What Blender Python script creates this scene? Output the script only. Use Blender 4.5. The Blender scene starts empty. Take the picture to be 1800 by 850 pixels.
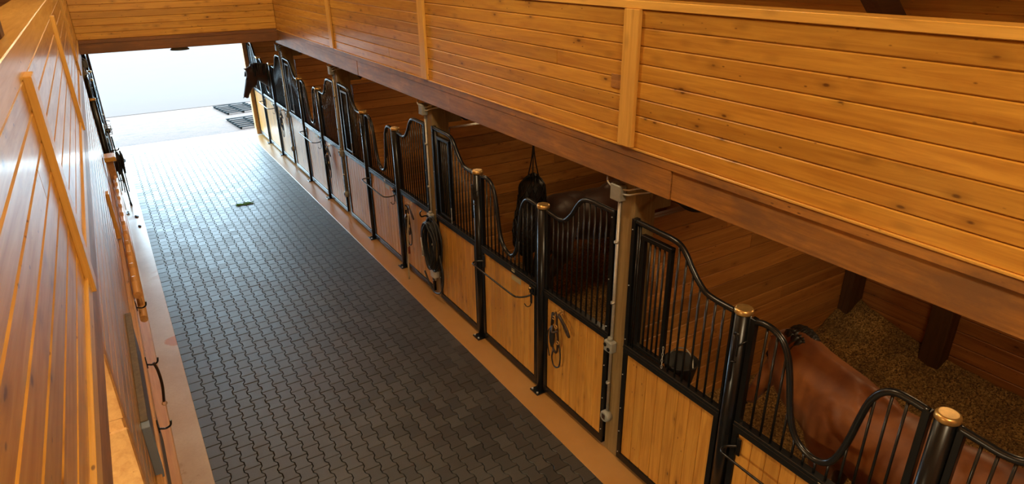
import bpy, bmesh, math, random
from mathutils import Vector, Matrix, noise
random.seed(7)
SC = bpy.context.scene
COL = SC.collection
PI = math.pi

# ------------------------------------------------------------------ render look
SC.view_settings.view_transform = 'Standard'
SC.view_settings.look = 'None'
SC.view_settings.exposure = 0.0
SC.view_settings.gamma = 1.0
SC.view_settings.use_curve_mapping = False

# ------------------------------------------------------------------ camera
F, PIT, YAW, ROL = 1136.02, .4159, .5513, -.0126
fw = Vector((math.sin(YAW)*math.cos(PIT), math.cos(YAW)*math.cos(PIT), -math.sin(PIT)))
rt = Vector((math.cos(YAW), -math.sin(YAW), 0)); up = rt.cross(fw)
r2 = rt*math.cos(ROL) + up*math.sin(ROL); u2 = -rt*math.sin(ROL) + up*math.cos(ROL)
cam = bpy.data.objects.new('camera', bpy.data.cameras.new('camera')); COL.objects.link(cam)
cam.data.sensor_width = 36; cam.data.lens = F/1800*36; cam.data.clip_start = .02; cam.data.clip_end = 300
m = Matrix.Identity(4)
for i in range(3):
    m[i][0] = r2[i]; m[i][1] = u2[i]; m[i][2] = -fw[i]
m[2][3] = 4.2
cam.matrix_world = m
SC.camera = cam

# ------------------------------------------------------------------ materials
class NT:
    def __init__(s, name):
        s.m = bpy.data.materials.new(name); s.m.use_nodes = True
        s.t = s.m.node_tree; s.t.nodes.clear()
        s.out = s.n('ShaderNodeOutputMaterial'); s.b = s.n('ShaderNodeBsdfPrincipled')
        s.l(s.b.outputs[0], s.out.inputs[0])
    def n(s, k, **kw):
        o = s.t.nodes.new(k)
        for a, v in kw.items():
            if a.startswith('i_'): o.inputs[a[2:].replace('_', ' ')].default_value = v
            else: setattr(o, a, v)
        return o
    def l(s, a, b): s.t.links.new(a, b)
    def math(s, op, a, b=None, c=None):
        o = s.n('ShaderNodeMath', operation=op)
        for i, v in enumerate((a, b, c)):
            if v is None: continue
            if isinstance(v, (int, float)): o.inputs[i].default_value = v
            else: s.l(v, o.inputs[i])
        return o.outputs[0]
    def ramp(s, f, stops):
        o = s.n('ShaderNodeValToRGB'); e = o.color_ramp.elements
        while len(e) < len(stops): e.new(.5)
        for i, (p, c) in enumerate(stops):
            e[i].position = p; e[i].color = (c[0], c[1], c[2], 1) if not isinstance(c, (int, float)) else (c, c, c, 1)
        s.l(f, o.inputs[0]); return o.outputs[0]
    def mix(s, f, a, b, mode='MIX'):
        o = s.n('ShaderNodeMix', data_type='RGBA', blend_type=mode)
        for i, v in ((0, f), (6, a), (7, b)):
            if isinstance(v, (int, float)): o.inputs[i].default_value = v
            elif isinstance(v, (tuple, list)): o.inputs[i].default_value = (*v[:3], 1)
            else: s.l(v, o.inputs[i])
        return o.outputs[2]
    def noise(s, vec, scale, detail=4, rough=.55, dist=0):
        o = s.n('ShaderNodeTexNoise'); o.inputs['Scale'].default_value = scale
        o.inputs['Detail'].default_value = detail; o.inputs['Roughness'].default_value = rough
        o.inputs['Distortion'].default_value = dist
        s.l(vec, o.inputs['Vector']); return o.outputs['Fac']
    def bump(s, h, strength=.3, dist=.01):
        o = s.n('ShaderNodeBump'); o.inputs['Strength'].default_value = strength; o.inputs['Distance'].default_value = dist
        s.l(h, o.inputs['Height']); s.l(o.outputs[0], s.b.inputs['Normal'])
    def set(s, **kw):
        for k, v in kw.items():
            i = s.b.inputs[k.replace('_', ' ')]
            if isinstance(v, (int, float)): i.default_value = v
            elif isinstance(v, (tuple, list)): i.default_value = (*v[:3], 1)
            else: s.l(v, i)

def coords(nt, scale, rnd=True):
    """object coordinates with a random offset per board (mesh island), then scaled"""
    tc = nt.n('ShaderNodeTexCoord'); v = tc.outputs['Object']
    g = nt.n('ShaderNodeNewGeometry'); r = g.outputs['Random Per Island']
    if rnd:
        cb = nt.n('ShaderNodeCombineXYZ')
        nt.l(nt.math('MULTIPLY', r, 37.), cb.inputs[0]); nt.l(nt.math('MULTIPLY', r, 71.), cb.inputs[1]); nt.l(nt.math('MULTIPLY', r, 53.), cb.inputs[2])
        ad = nt.n('ShaderNodeVectorMath', operation='ADD'); nt.l(v, ad.inputs[0]); nt.l(cb.outputs[0], ad.inputs[1]); v = ad.outputs[0]
    mp = nt.n('ShaderNodeMapping'); mp.inputs['Scale'].default_value = scale; nt.l(v, mp.inputs[0])
    return mp.outputs[0], r

def wood(name, light, dark, knot, axis='Y', rough=.38, coat=.25, crough=.2, tint=.22, knots=1.0, mottle=None):
    nt = NT(name)
    ax = 'XYZ'.index(axis)
    sc = [22., 22., 22.]; sc[ax] = 1.3
    v, r = coords(nt, sc)
    grain = nt.noise(v, 1.0, 6, .6, 1.2)
    sc2 = [6., 6., 6.]; sc2[ax] = .5
    v2, _ = coords(nt, sc2)
    broad = nt.noise(v2, 1.0, 3, .5, .8)
    scf = [95., 95., 95.]; scf[ax] = 1.6
    vf, _ = coords(nt, scf)
    fine = nt.noise(vf, 1.0, 3, .6, .6)
    g = nt.math('ADD', nt.math('MULTIPLY_ADD', grain, .55, nt.math('MULTIPLY', broad, .32)), nt.math('MULTIPLY', fine, .18))
    c = nt.ramp(g, [(.41, light), (.66, dark)])
    t = nt.math('MULTIPLY_ADD', r, 2*tint, 1-tint)
    hs = nt.n('ShaderNodeHueSaturation'); nt.l(t, hs.inputs['Value']); nt.l(c, hs.inputs['Color'])
    c = hs.outputs[0]
    if knots:
        sc3 = [8.5, 8.5, 8.5]; sc3[ax] = 3.6
        v3, _ = coords(nt, sc3)
        vo = nt.n('ShaderNodeTexVoronoi'); vo.inputs['Scale'].default_value = 1.0; nt.l(v3, vo.inputs['Vector'])
        wob = nt.noise(v, 1.5, 2)
        d = nt.math('ADD', vo.outputs['Distance'], nt.math('MULTIPLY', wob, .12))
        k1 = nt.ramp(d, [(.10, (1, 1, 1)), (.15, (0, 0, 0))])
        sel = nt.n('ShaderNodeSeparateColor'); nt.l(vo.outputs['Color'], sel.inputs[0])
        k = nt.math('MULTIPLY', k1, nt.math('GREATER_THAN', sel.outputs[0], 1-.75*knots))
        c = nt.mix(nt.math('MULTIPLY', k, .85), c, knot)
        vo2 = nt.n('ShaderNodeTexVoronoi'); vo2.inputs['Scale'].default_value = 2.6; nt.l(v3, vo2.inputs['Vector'])
        d2 = nt.math('ADD', vo2.outputs['Distance'], nt.math('MULTIPLY', wob, .1))
        s2 = nt.n('ShaderNodeSeparateColor'); nt.l(vo2.outputs['Color'], s2.inputs[0])
        kk = nt.math('MULTIPLY', nt.ramp(d2, [(.12, (1, 1, 1)), (.18, (0, 0, 0))]), nt.math('GREATER_THAN', s2.outputs[0], 1-.55*knots))
        c = nt.mix(nt.math('MULTIPLY', kk, .75), c, knot)
        ring = nt.ramp(d, [(.15, (1, 1, 1)), (.36, (0, 0, 0))])
        kr = nt.math('MULTIPLY', nt.math('MULTIPLY', ring, .3), nt.math('GREATER_THAN', sel.outputs[0], 1-.75*knots))
        c = nt.mix(kr, c, knot)
    if mottle:
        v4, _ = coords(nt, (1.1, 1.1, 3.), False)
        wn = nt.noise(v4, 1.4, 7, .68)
        c = nt.mix(nt.ramp(wn, [(.42, 0.), (.62, .85)]), c, mottle)  # noise patches blended toward a second brown
    nt.set(Base_Color=c, Roughness=nt.math('MULTIPLY_ADD', grain, .2, rough-.1), Coat_Weight=coat, Coat_Roughness=crough)
    nt.bump(grain, .18, .004)
    return nt.m

def plain(name, col, rough=.5, metal=0., var=.0, scale=20., coat=0., bump=0., col2=None, stretch=(1, 1, 1)):
    nt = NT(name)
    if var or bump or col2:
        v, r = coords(nt, stretch, False)
        nz = nt.noise(v, scale, 6, .6)
        c2 = col2 or tuple(x*(1-var) for x in col)
        nt.set(Base_Color=nt.ramp(nz, [(.35, col), (.68, c2)]))
        if bump: nt.bump(nz, bump, .01)
    else: nt.set(Base_Color=col)
    nt.set(Roughness=rough, Metallic=metal, Coat_Weight=coat)
    return nt.m

L1, D1, K1 = (.62, .325, .050), (.41, .175, .022), (.09, .024, .004)
M = {}
M['boards_y'] = wood('pine boards lengthwise', L1, D1, K1, 'Y', .34, .5, .18, knots=1.25)
M['boards_x'] = wood('pine boards crosswise', L1, D1, K1, 'X', .36, .3, knots=1.25)
M['boards_z'] = wood('pine boards upright', (.64, .32, .055), (.42, .175, .024), K1, 'Z', .42, .2, tint=.12, knots=.8)
M['trim_z'] = wood('pine batten', (.78, .46, .105), (.58, .30, .055), K1, 'Z', .35, .3, tint=.05, knots=.4)
M['trim_y'] = wood('pine cap', (.80, .48, .11), (.60, .31, .055), K1, 'Y', .35, .3, tint=.05, knots=.3)
M['dark_y'] = wood('brown timber lengthwise', (.52, .245, .060), (.25, .105, .026), (.06, .02, .01), 'Y', .42, .2, knots=.5, tint=.1, mottle=(.20, .105, .05))
M['dark_x'] = wood('brown timber crosswise', (.30, .125, .035), (.15, .055, .018), (.05, .02, .01), 'X', .5, .12, knots=.5, tint=.1, mottle=(.17, .075, .03))
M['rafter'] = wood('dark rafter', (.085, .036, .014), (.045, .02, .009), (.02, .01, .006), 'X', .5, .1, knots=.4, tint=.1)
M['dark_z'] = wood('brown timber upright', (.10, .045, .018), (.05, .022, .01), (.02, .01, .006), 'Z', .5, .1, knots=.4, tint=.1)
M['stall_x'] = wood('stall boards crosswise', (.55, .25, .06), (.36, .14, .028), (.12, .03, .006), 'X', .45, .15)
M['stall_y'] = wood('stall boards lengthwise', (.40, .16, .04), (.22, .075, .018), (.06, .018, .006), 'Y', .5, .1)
M['post'] = wood('weathered post', (.30, .20, .080), (.20, .125, .042), (.08, .05, .02), 'Z', .6, .05, knots=.3, tint=.05)
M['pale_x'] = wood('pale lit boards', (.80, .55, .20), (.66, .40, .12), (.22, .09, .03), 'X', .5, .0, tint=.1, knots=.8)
M['log'] = wood('round timber', (.62, .34, .12), (.46, .22, .07), K1, 'Y', .45, .1, knots=.3)
M['black'] = plain('black painted steel', (.006, .0065, .007), .27, 0., coat=.0)
M['black'].node_tree.nodes['Principled BSDF'].inputs['Specular IOR Level'].default_value = .35
M['black_rail'] = plain('black steel rail', (.009, .0095, .010), .27, .0, coat=.0)
M['brass'] = plain('brass cap', (.80, .50, .17), .32, .75, var=.25, scale=30)
M['galv'] = plain('galvanised conduit', (.50, .47, .40), .4, .6, var=.15, scale=30)
M['greybox'] = plain('grey electrical box', (.30, .30, .26), .5, 0., var=.2)
M['rubber'] = plain('black rubber', (.012, .012, .012), .55, 0., var=.3)
M['leather'] = plain('dark leather', (.035, .016, .008), .5, 0., var=.3, scale=40)
M['red'] = plain('faded red webbing', (.16, .03, .02), .7)
M['rope'] = plain('pale rope', (.45, .37, .24), .8, var=.3, scale=60)
M['white'] = plain('off white plastic', (.55, .53, .47), .5)
M['plate'] = plain('tan name plate', (.45, .38, .20), .45, .2)
M['greyplate'] = plain('worn grey plate', (.16, .12, .07), .6, 0., var=.4, scale=30)
M['yellowtag'] = plain('yellow tag', (.45, .42, .10), .5)
M['blueboard'] = plain('blue grey board edge', (.20, .27, .36), .45)
M['slate'] = plain('dark notice board', (.035, .022, .03), .35, 0., var=.3, scale=6)
M['oldwood'] = plain('old dark pallet wood', (.013, .016, .018), 1., var=.4)
M['oldwood'].node_tree.nodes['Principled BSDF'].inputs['Specular IOR Level'].default_value = .1
M['green'] = plain('fresh green clippings', (.10, .35, .06), .7, 0., var=.4, scale=60)
M['bay_coat'] = plain('bay horse coat', (.20, .062, .018), .42, 0., scale=3.2, col2=(.125, .034, .010), bump=0)
M['dark_coat'] = plain('dark bay coat', (.085, .026, .010), .45, 0., scale=3, col2=(.045, .014, .006))
M['brown_coat'] = plain('seal brown coat', (.060, .025, .014), .45, 0., scale=3, col2=(.04, .018, .011))
M['mane'] = plain('black horse hair', (.012, .008, .006), .5, 0., var=.4, scale=60, stretch=(1, 1, 12))
M['eye'] = plain('horse eye', (.01, .006, .004), .08)
M['steel_green'] = plain('dark green steel', (.030, .055, .050), .3, .0, coat=.5)

# horse coat darkening of the points is real colour: black lower legs
def coat_mat(name, a, b, legz=.62):
    nt = NT(name)
    v, r = coords(nt, (1, 1, 1), False)
    nz = nt.noise(v, 3.2, 5, .6)
    c = nt.ramp(nz, [(.35, a), (.68, b)])
    tc = nt.n('ShaderNodeTexCoord'); sp = nt.n('ShaderNodeSeparateXYZ'); nt.l(tc.outputs['Object'], sp.inputs[0])
    f = nt.math('ADD', sp.outputs[2], nt.math('MULTIPLY', nt.math('SUBTRACT', nz, .5), .3))
    k = nt.ramp(nt.math('MULTIPLY', f, 1.), [(legz-.17, (1, 1, 1)), (legz+.08, (0, 0, 0))])
    c = nt.mix(k, c, (.012, .008, .006))
    vs, _ = coords(nt, (260, 40, 60), False)
    nt.set(Base_Color=c, Roughness=.52, Sheen_Weight=.1, Specular_IOR_Level=.4)
    nt.bump(nt.noise(vs, 1., 2), .12, .003)
    return nt.m
M['bay_coat'] = coat_mat('bay horse coat', (.26, .082, .015), (.14, .038, .008))
M['dark_coat'] = coat_mat('dark bay horse coat', (.045, .016, .007), (.025, .010, .005))
M['brown_coat'] = coat_mat('seal brown horse coat', (.075, .030, .017), (.045, .020, .013))

# pavers
def paver_mat():
    nt = NT('rubber grey pavers')
    v, r = coords(nt, (1, 1, 1), False)
    fine = nt.noise(v, 140, 4, .7)
    wet = nt.noise(v, .9, 5, .6)
    c = nt.ramp(fine, [(.3, (.042, .040, .036)), (.7, (.021, .0200, .0180))])
    t = nt.math('MULTIPLY_ADD', r, .8, .6)
    hs = nt.n('ShaderNodeHueSaturation'); nt.l(t, hs.inputs['Value']); nt.l(c, hs.inputs['Color'])
    dirt = nt.ramp(wet, [(.52, 0.), (.72, .55)])
    c = nt.mix(dirt, hs.outputs[0], (.030, .017, .009))
    ro = nt.math('ADD', nt.math('MULTIPLY_ADD', fine, .16, .36), nt.math('MULTIPLY', r, .08))
    nt.set(Base_Color=c, Roughness=ro, Specular_IOR_Level=.66)
    nt.bump(fine, .25, .003)
    return nt.m
M['paver'] = paver_mat()
M['joint'] = plain('paver joint', (.006, .006, .006), 1.)
M['joint'].node_tree.nodes['Principled BSDF'].inputs['Specular IOR Level'].default_value = .05

def concrete_mat(nm, ca, cb):
    nt = NT(nm)
    v, r = coords(nt, (1, 1, 1), False)
    big = nt.noise(v, 1.6, 6, .62)
    fine = nt.noise(v, 45, 5, .7)
    c = nt.ramp(big, [(.33, ca), (.62, cb)])
    stain = nt.ramp(nt.noise(v, .75, 4, .5, .6), [(.60, 0.), (.64, .8)])
    c = nt.mix(stain, c, (.36, .165, .06))
    c = nt.mix(nt.ramp(fine, [(.4, .0), (.7, .22)]), c, (.30, .20, .12))
    tc = nt.n('ShaderNodeTexCoord'); vd = nt.n('ShaderNodeVectorMath', operation='DISTANCE'); vd.inputs[1].default_value = (.02, 7.82, 0)
    nt.l(tc.outputs['Object'], vd.inputs[0])
    dd = nt.math('ADD', vd.outputs['Value'], nt.math('MULTIPLY', nt.math('SUBTRACT', big, .5), .25))
    c = nt.mix(nt.ramp(dd, [(.12, .9), (.14, 0.)]), c, (.42, .15, .010))
    nt.set(Base_Color=c, Roughness=nt.math('MULTIPLY_ADD', big, .3, .18), Specular_IOR_Level=.5)
    nt.bump(fine, .1, .003)
    return nt.m
M['concrete'] = concrete_mat('trowelled concrete', (.44, .35, .28), (.54, .46, .38))
M['concrete_tan'] = concrete_mat('tan concrete', (.36, .175, .042), (.42, .22, .065))

def shavings_mat():
    nt = NT('wood shavings')
    v, r = coords(nt, (1, 1, 1), False)
    vo = nt.n('ShaderNodeTexVoronoi'); vo.inputs['Scale'].default_value = 80; nt.l(v, vo.inputs['Vector'])
    vo.inputs['Randomness'].default_value = 1
    sel = nt.n('ShaderNodeSeparateColor'); nt.l(vo.outputs['Color'], sel.inputs[0])
    c = nt.ramp(sel.outputs[0], [(0., (.09, .042, .010)), (.30, (.30, .16, .038)), (.7, (.52, .30, .080)), (1., (.80, .52, .17))])
    big = nt.noise(v, 2.2, 5, .65)
    c = nt.mix(nt.ramp(big, [(.42, 0.), (.60, .8)]), c, nt.mix(.6, c, (.09, .05, .02)))
    nt.set(Base_Color=c, Roughness=.85)
    h = nt.math('ADD', vo.outputs['Distance'], nt.math('MULTIPLY', nt.noise(v, 90, 3), .6))
    nt.bump(h, .9, .02)
    return nt.m
M['shavings'] = shavings_mat()

def yard_mat(name, a, b, scale, thr):
    nt = NT(name)
    v, r = coords(nt, (1, 2.2, 1), False)
    nz = nt.noise(v, scale, 8, .7)
    fl = nt.noise(v, scale*7, 3, .7)
    c = nt.ramp(nz, [(thr-.1, a), (thr+.08, b)])
    c = nt.mix(nt.ramp(fl, [(.60, 0.), (.66, .8)]), c, (.022, .026, .030))
    nt.set(Base_Color=c, Roughness=.95)
    nt.bump(nz, .4, .02)
    return nt.m
M['yard'] = yard_mat('pale gravel yard', (.110, .070, .056), (.074, .056, .049), 3.0, .60)
M['arena'] = plain('pale sand', (.062, .037, .028), .95, 0., var=.04, scale=1.)

# ------------------------------------------------------------------ mesh helpers
def box(bm, x0, x1, y0, y1, z0, z1, bev=0.0, rot=None, about=None):
    r = bmesh.ops.create_cube(bm, size=1)
    vs = r['verts']
    for v in vs:
        v.co = Vector(((x0+x1)/2+v.co.x*(x1-x0), (y0+y1)/2+v.co.y*(y1-y0), (z0+z1)/2+v.co.z*(z1-z0)))
    if bev:
        es = {e for v in vs for e in v.link_edges}
        rr = bmesh.ops.bevel(bm, geom=list(es), offset=bev, segments=1, affect='EDGES', profile=.5)
        vs = list({v for f in rr['faces'] for v in f.verts} | {v for v in vs if v.is_valid})
    if rot:
        c = Vector(about) if about else Vector(((x0+x1)/2, (y0+y1)/2, (z0+z1)/2))
        for v in vs: v.co = c + rot @ (v.co-c)
    return vs

def frame_for(t, prev=None):
    t = t.normalized()
    if prev is None:
        prev = Vector((0, 0, 1)) if abs(t.z) < .9 else Vector((1, 0, 0))
    n = prev - t*prev.dot(t)
    if n.length < 1e-6: n = t.orthogonal()
    n.normalize(); return n, t.cross(n)

def tube(bm, pts, r, seg=8, closed=False, caps=True):
    pts = [Vector(p) for p in pts]; n = len(pts); rings = []; prev = None
    for i, p in enumerate(pts):
        if closed: t = pts[(i+1) % n]-pts[i-1]
        else: t = pts[min(i+1, n-1)]-pts[max(i-1, 0)]
        a, b = frame_for(t, prev); prev = a
        rr = r[i] if isinstance(r, (list, tuple)) else r
        rings.append([bm.verts.new(p+(a*math.cos(2*PI*k/seg)+b*math.sin(2*PI*k/seg))*rr) for k in range(seg)])
    for i in range(n if closed else n-1):
        A, B = rings[i], rings[(i+1) % n]
        for k in range(seg):
            f = bm.faces.new((A[k], A[(k+1) % seg], B[(k+1) % seg], B[k])); f.smooth = True
    if caps and not closed:
        bm.faces.new(rings[0][::-1]); bm.faces.new(rings[-1])

def cyl(bm, p, q, r, seg=12): tube(bm, [p, q], r, seg)

def lathe(bm, prof, c, seg=20, axis='Z'):
    c = Vector(c); rings = []
    for (r, h) in prof:
        ring = []
        for k in range(seg):
            a = 2*PI*k/seg
            if axis == 'Z': d = Vector((r*math.cos(a), r*math.sin(a), h))
            elif axis == 'X': d = Vector((h, r*math.cos(a), r*math.sin(a)))
            else: d = Vector((r*math.sin(a), h, r*math.cos(a)))
            ring.append(bm.verts.new(c+d))
        rings.append(ring)
    for A, B in zip(rings, rings[1:]):
        for k in range(seg):
            f = bm.faces.new((A[k], A[(k+1) % seg], B[(k+1) % seg], B[k])); f.smooth = True
    bm.faces.new(rings[0][::-1]); bm.faces.new(rings[-1])

def ball(bm, c, r, sub=2, rot=None):
    r3 = r if isinstance(r, (tuple, list)) else (r, r, r)
    o = bmesh.ops.create_icosphere(bm, subdivisions=sub, radius=1)
    for v in o['verts']:
        d = Vector((v.co.x*r3[0], v.co.y*r3[1], v.co.z*r3[2]))
        if rot: d = rot @ d
        v.co = Vector(c)+d
        for f in v.link_faces: f.smooth = True

def catmull(pts, n=6):
    P = [Vector(p) for p in pts]; P = [P[0]*2-P[1]] + P + [P[-1]*2-P[-2]]; out = []
    for i in range(1, len(P)-2):
        a, b, c, d = P[i-1:i+3]
        for k in range(n):
            t = k/n
            out.append(.5*((2*b)+(-a+c)*t+(2*a-5*b+4*c-d)*t*t+(-a+3*b-3*c+d)*t**3))
    out.append(P[-2]); return out

def obj(name, bm, mat, parent=None, label=None):
    bmesh.ops.recalc_face_normals(bm, faces=bm.faces[:])
    me = bpy.data.meshes.new(name); bm.to_mesh(me); bm.free()
    if not isinstance(mat, (list, tuple)): mat = [mat]
    for mm in mat: me.materials.append(M[mm] if isinstance(mm, str) else mm)
    o = bpy.data.objects.new(name, me); COL.objects.link(o)
    if parent is not None: o.parent = parent
    if label: o['label'] = label
    return o
def tag(o, label, cat, group=None, kind=None):
    o['label'] = label; o['category'] = cat
    if group: o['group'] = group
    if kind: o['kind'] = kind
    return o
def thing(name, label, cat, loc=(0, 0, 0), group=None, rz=0):
    o = bpy.data.objects.new(name, None); COL.objects.link(o); o.location = loc; o.rotation_euler = (0, 0, rz)
    o.empty_display_size = .1
    return tag(o, label, cat, group)
def struct(name, bm, mat, label, cat='wall'):
    o = obj(name, bm, mat); tag(o, label, cat); o['kind'] = 'structure'; return o
KIDS = {}
def copy_tree(o, parent=None):
    c = o.copy(); COL.objects.link(c); c.parent = parent
    for ch in [x for x in bpy.data.objects if x.parent == o]: copy_tree(ch, c)
    return c
NB = bmesh.new

# ------------------------------------------------------------------ key sizes
PX, PY = 3.2, 3.57            # stall front plane, bay length
S0 = -.055                    # first structural post centre
def SY(k): return S0+PY*k
ZB0, ZB1, ZC = 2.66, 2.94, 3.92
YE = 13.8                     # end of the open well
YD = 17.8                     # doorway wall

def boards(bm, plane, at, thick, a0, a1, z0, z1, pitch, gap=.004, bev=.006, joints=None):
    """horizontal boards; plane 'X': face at x=at, running in Y; plane 'Y': face at y=at, running in X"""
    n = max(1, round((z1-z0)/pitch)); p = (z1-z0)/n
    for i in range(n):
        zz0, zz1 = z0+i*p+gap/2, z0+(i+1)*p-gap/2
        cuts = [a0, a1]
        if joints and (a1-a0) > 2.5 and random.random() < joints:
            cuts = [a0, a0+(a1-a0)*random.uniform(.25, .75), a1]
        for u, w in zip(cuts, cuts[1:]):
            if plane == 'X': box(bm, min(at, at+thick), max(at, at+thick), u, w, zz0, zz1, bev)
            else: box(bm, u, w, min(at, at+thick), max(at, at+thick), zz0, zz1, bev)
    # backing so the grooves are not see-through
    s = .6*thick
    if plane == 'X': box(bm, min(at+s, at+thick*1.2), max(at+s, at+thick*1.2), a0, a1, z0, z1)
    else: box(bm, a0, a1, min(at+s, at+thick*1.2), max(at+s, at+thick*1.2), z0, z1)

# ------------------------------------------------------------------ floor, paving, concrete
bm = NB(); box(bm, -6, 7.2, -4, YD+.25, -.2, -.022)
struct('floor', bm, 'joint', 'dark bedding layer of the barn floor under the paving', 'floor')
bm = NB()
cw, cl, am = .1308, .168, .0105
ncol = 22
def side(k, t):   # boundary k at phase t (0..1)
    if k == 0: return .03
    if k == ncol: return .03+cw*ncol
    w = t % 1.0; tt = .08
    if k % 2: w = (w+.5) % 1
    d = min(w, 1-w)          # 0 at joint
    s = -1 if d < .25-tt else (1 if d > .25+tt else -(.25-d)/tt)
    return .03+k*cw+am*s
nrow = int(17.55/cl)+1
knots_t = [0, .17, .33, .67, .83, 1.0]
for c in range(ncol):
    off = 0 if c % 2 == 0 else .5
    for r in range(-2, nrow):
        ph = r+off
        L = []; R = []
        for t in knots_t:
            y = (ph+t)*cl-.1
            L.append((side(c, ph+t), y)); R.append((side(c+1, ph+t), y))
        poly = L + R[::-1]
        cx = sum(p[0] for p in poly)/len(poly); cyy = sum(p[1] for p in poly)/len(poly)
        if cyy > 17.55: continue
        hz = random.uniform(-.0012, .0012)
        def inset(d, z):
            out = []
            for (x, y) in poly:
                dx = -d if x > cx else d; dy = -d if y > cyy+.06 else (d if y < cyy-.06 else 0)
                out.append(bm.verts.new((x+dx, y+dy, z)))
            return out
        b = inset(.0030, -.022); mm_ = inset(.0030, -.003+hz); tp = inset(.0060, 0.0+hz)
        n = len(poly)
        for A, B in ((b, mm_), (mm_, tp)):
            for i in range(n): bm.faces.new((A[i], A[(i+1) % n], B[(i+1) % n], B[i]))
        bm.faces.new(tp)
o = struct('paving', bm, 'paver', 'dark grey interlocking paver aisle running to the bright doorway', 'paving')

bm = NB(); box(bm, 2.90, PX+.12, -4, 17.58, -.1, .006, .004)
struct('kerb', bm, 'concrete_tan', 'orange-tan concrete strip along the foot of the stall fronts', 'kerb')
bm = NB(); box(bm, -.5, .035, -4, 17.58, -.1, .006, .004)
struct('kerb', bm, 'concrete', 'pale wet concrete strip along the foot of the left wall', 'kerb')
bm = NB(); box(bm, -.5, 3.6, 17.46, 18.3, -.1, .004, .004)
struct('threshold', bm, 'concrete', 'pale concrete threshold across the open doorway', 'threshold')
bm = NB(); box(bm, PX+.12, 7, -4, YD, -.1, -.004)
struct('stall_floor', bm, 'concrete', 'concrete stall floor under the shavings', 'floor')

# outside ground
bm = NB(); box(bm, -25, 30, 18.3, 22.4, -.3, -.02)
struct('yard', bm, 'yard', 'pale gravel yard just outside the doorway', 'ground')
bm = NB(); box(bm, -40, 50, 22.4, 90, -.3, -.01)
struct('sand_ground', bm, 'arena', 'flat blank pale sand ground far outside the doorway', 'ground')

# ------------------------------------------------------------------ right loft parapet, beams, battens
bm = NB(); boards(bm, 'X', 3.10, .022, -4, YE, ZB1, 3.872, .1165, joints=.45)
struct('wall_right', bm, 'boards_y', 'long board-clad loft parapet above the stalls on the right')
bm = NB(); box(bm, 3.12, 3.24, -4, YE, ZB1, 3.86)
struct('wall_right_back', bm, 'stall_y', 'hidden back face of the right loft parapet')
bm = NB(); box(bm, 3.085, 3.26, -4, YE, 3.872, 3.925, .004)
struct('trim_1', bm, 'trim_y', 'pale wooden cap rail along the top of the right parapet', 'trim')
for i, k in enumerate(range(0, 4)):
    y = 3.437+k*3.42 if k < 4 else 0
    y = [3.437, 6.85, 10.22, 0.0][k]
    if k == 3: continue
    bm = NB(); box(bm, 3.068, 3.10, y-.075, y+.075, ZB1+.002, 3.872, .003)
    o = struct('trim_%d' % (k+2), bm, 'trim_z', ['upright pale batten on the right parapet above the nearest timber post', 'upright batten on the right parapet, middle one of three', 'upright batten on the right parapet, farthest of three'][k], 'trim')
bm = NB(); box(bm, 3.088, 3.12, -4, YE, ZB1-.012, ZB1+.002, .002)
struct('trim_5', bm, 'trim_y', 'thin bright strip under the right parapet boards', 'trim')
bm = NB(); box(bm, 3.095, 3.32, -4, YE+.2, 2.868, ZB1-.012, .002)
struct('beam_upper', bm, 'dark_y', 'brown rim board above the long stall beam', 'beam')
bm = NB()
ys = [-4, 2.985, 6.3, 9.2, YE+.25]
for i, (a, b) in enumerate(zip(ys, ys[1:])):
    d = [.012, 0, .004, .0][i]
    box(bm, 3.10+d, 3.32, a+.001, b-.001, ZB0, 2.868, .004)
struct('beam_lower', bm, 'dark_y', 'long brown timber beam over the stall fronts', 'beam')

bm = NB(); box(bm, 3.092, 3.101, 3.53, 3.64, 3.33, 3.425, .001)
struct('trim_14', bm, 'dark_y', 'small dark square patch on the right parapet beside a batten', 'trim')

# left loft parapet
bm = NB(); boards(bm, 'X', -.26, -.022, -4, YE, 2.978, 3.80, .1175, joints=.5)
struct('wall_left', bm, 'boards_y', 'glossy board-clad loft parapet close on the left')
bm = NB(); box(bm, -.42, -.28, -4, YE, 2.97, 3.86)
struct('wall_left_back', bm, 'stall_y', 'hidden back face of the left loft parapet')
bm = NB(); box(bm, -.50, -.258, -4, YE, 3.80, 3.925, .004)
struct('trim_6', bm, 'trim_y', 'wide pale cap along the top of the left parapet', 'trim')
for j, y in enumerate([3.12, 6.55, 9.9]):
    bm = NB(); box(bm, -.262, -.232, y-.075, y+.075, 2.90, 3.81, .003)
    struct('trim_%d' % (7+j), bm, 'trim_z', ['upright batten on the left parapet nearest the camera', 'middle upright batten on the left parapet', 'farthest upright batten on the left parapet'][j], 'trim')
bm = NB(); box(bm, -.30, -.248, -4, YE, 2.90, 2.97, .002)
struct('trim_10', bm, 'trim_y', 'orange strip under the left parapet boards', 'trim')
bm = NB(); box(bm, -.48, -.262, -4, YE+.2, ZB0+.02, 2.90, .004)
struct('beam_left', bm, 'dark_y', 'grey-brown timber beam under the left parapet', 'beam')

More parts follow.
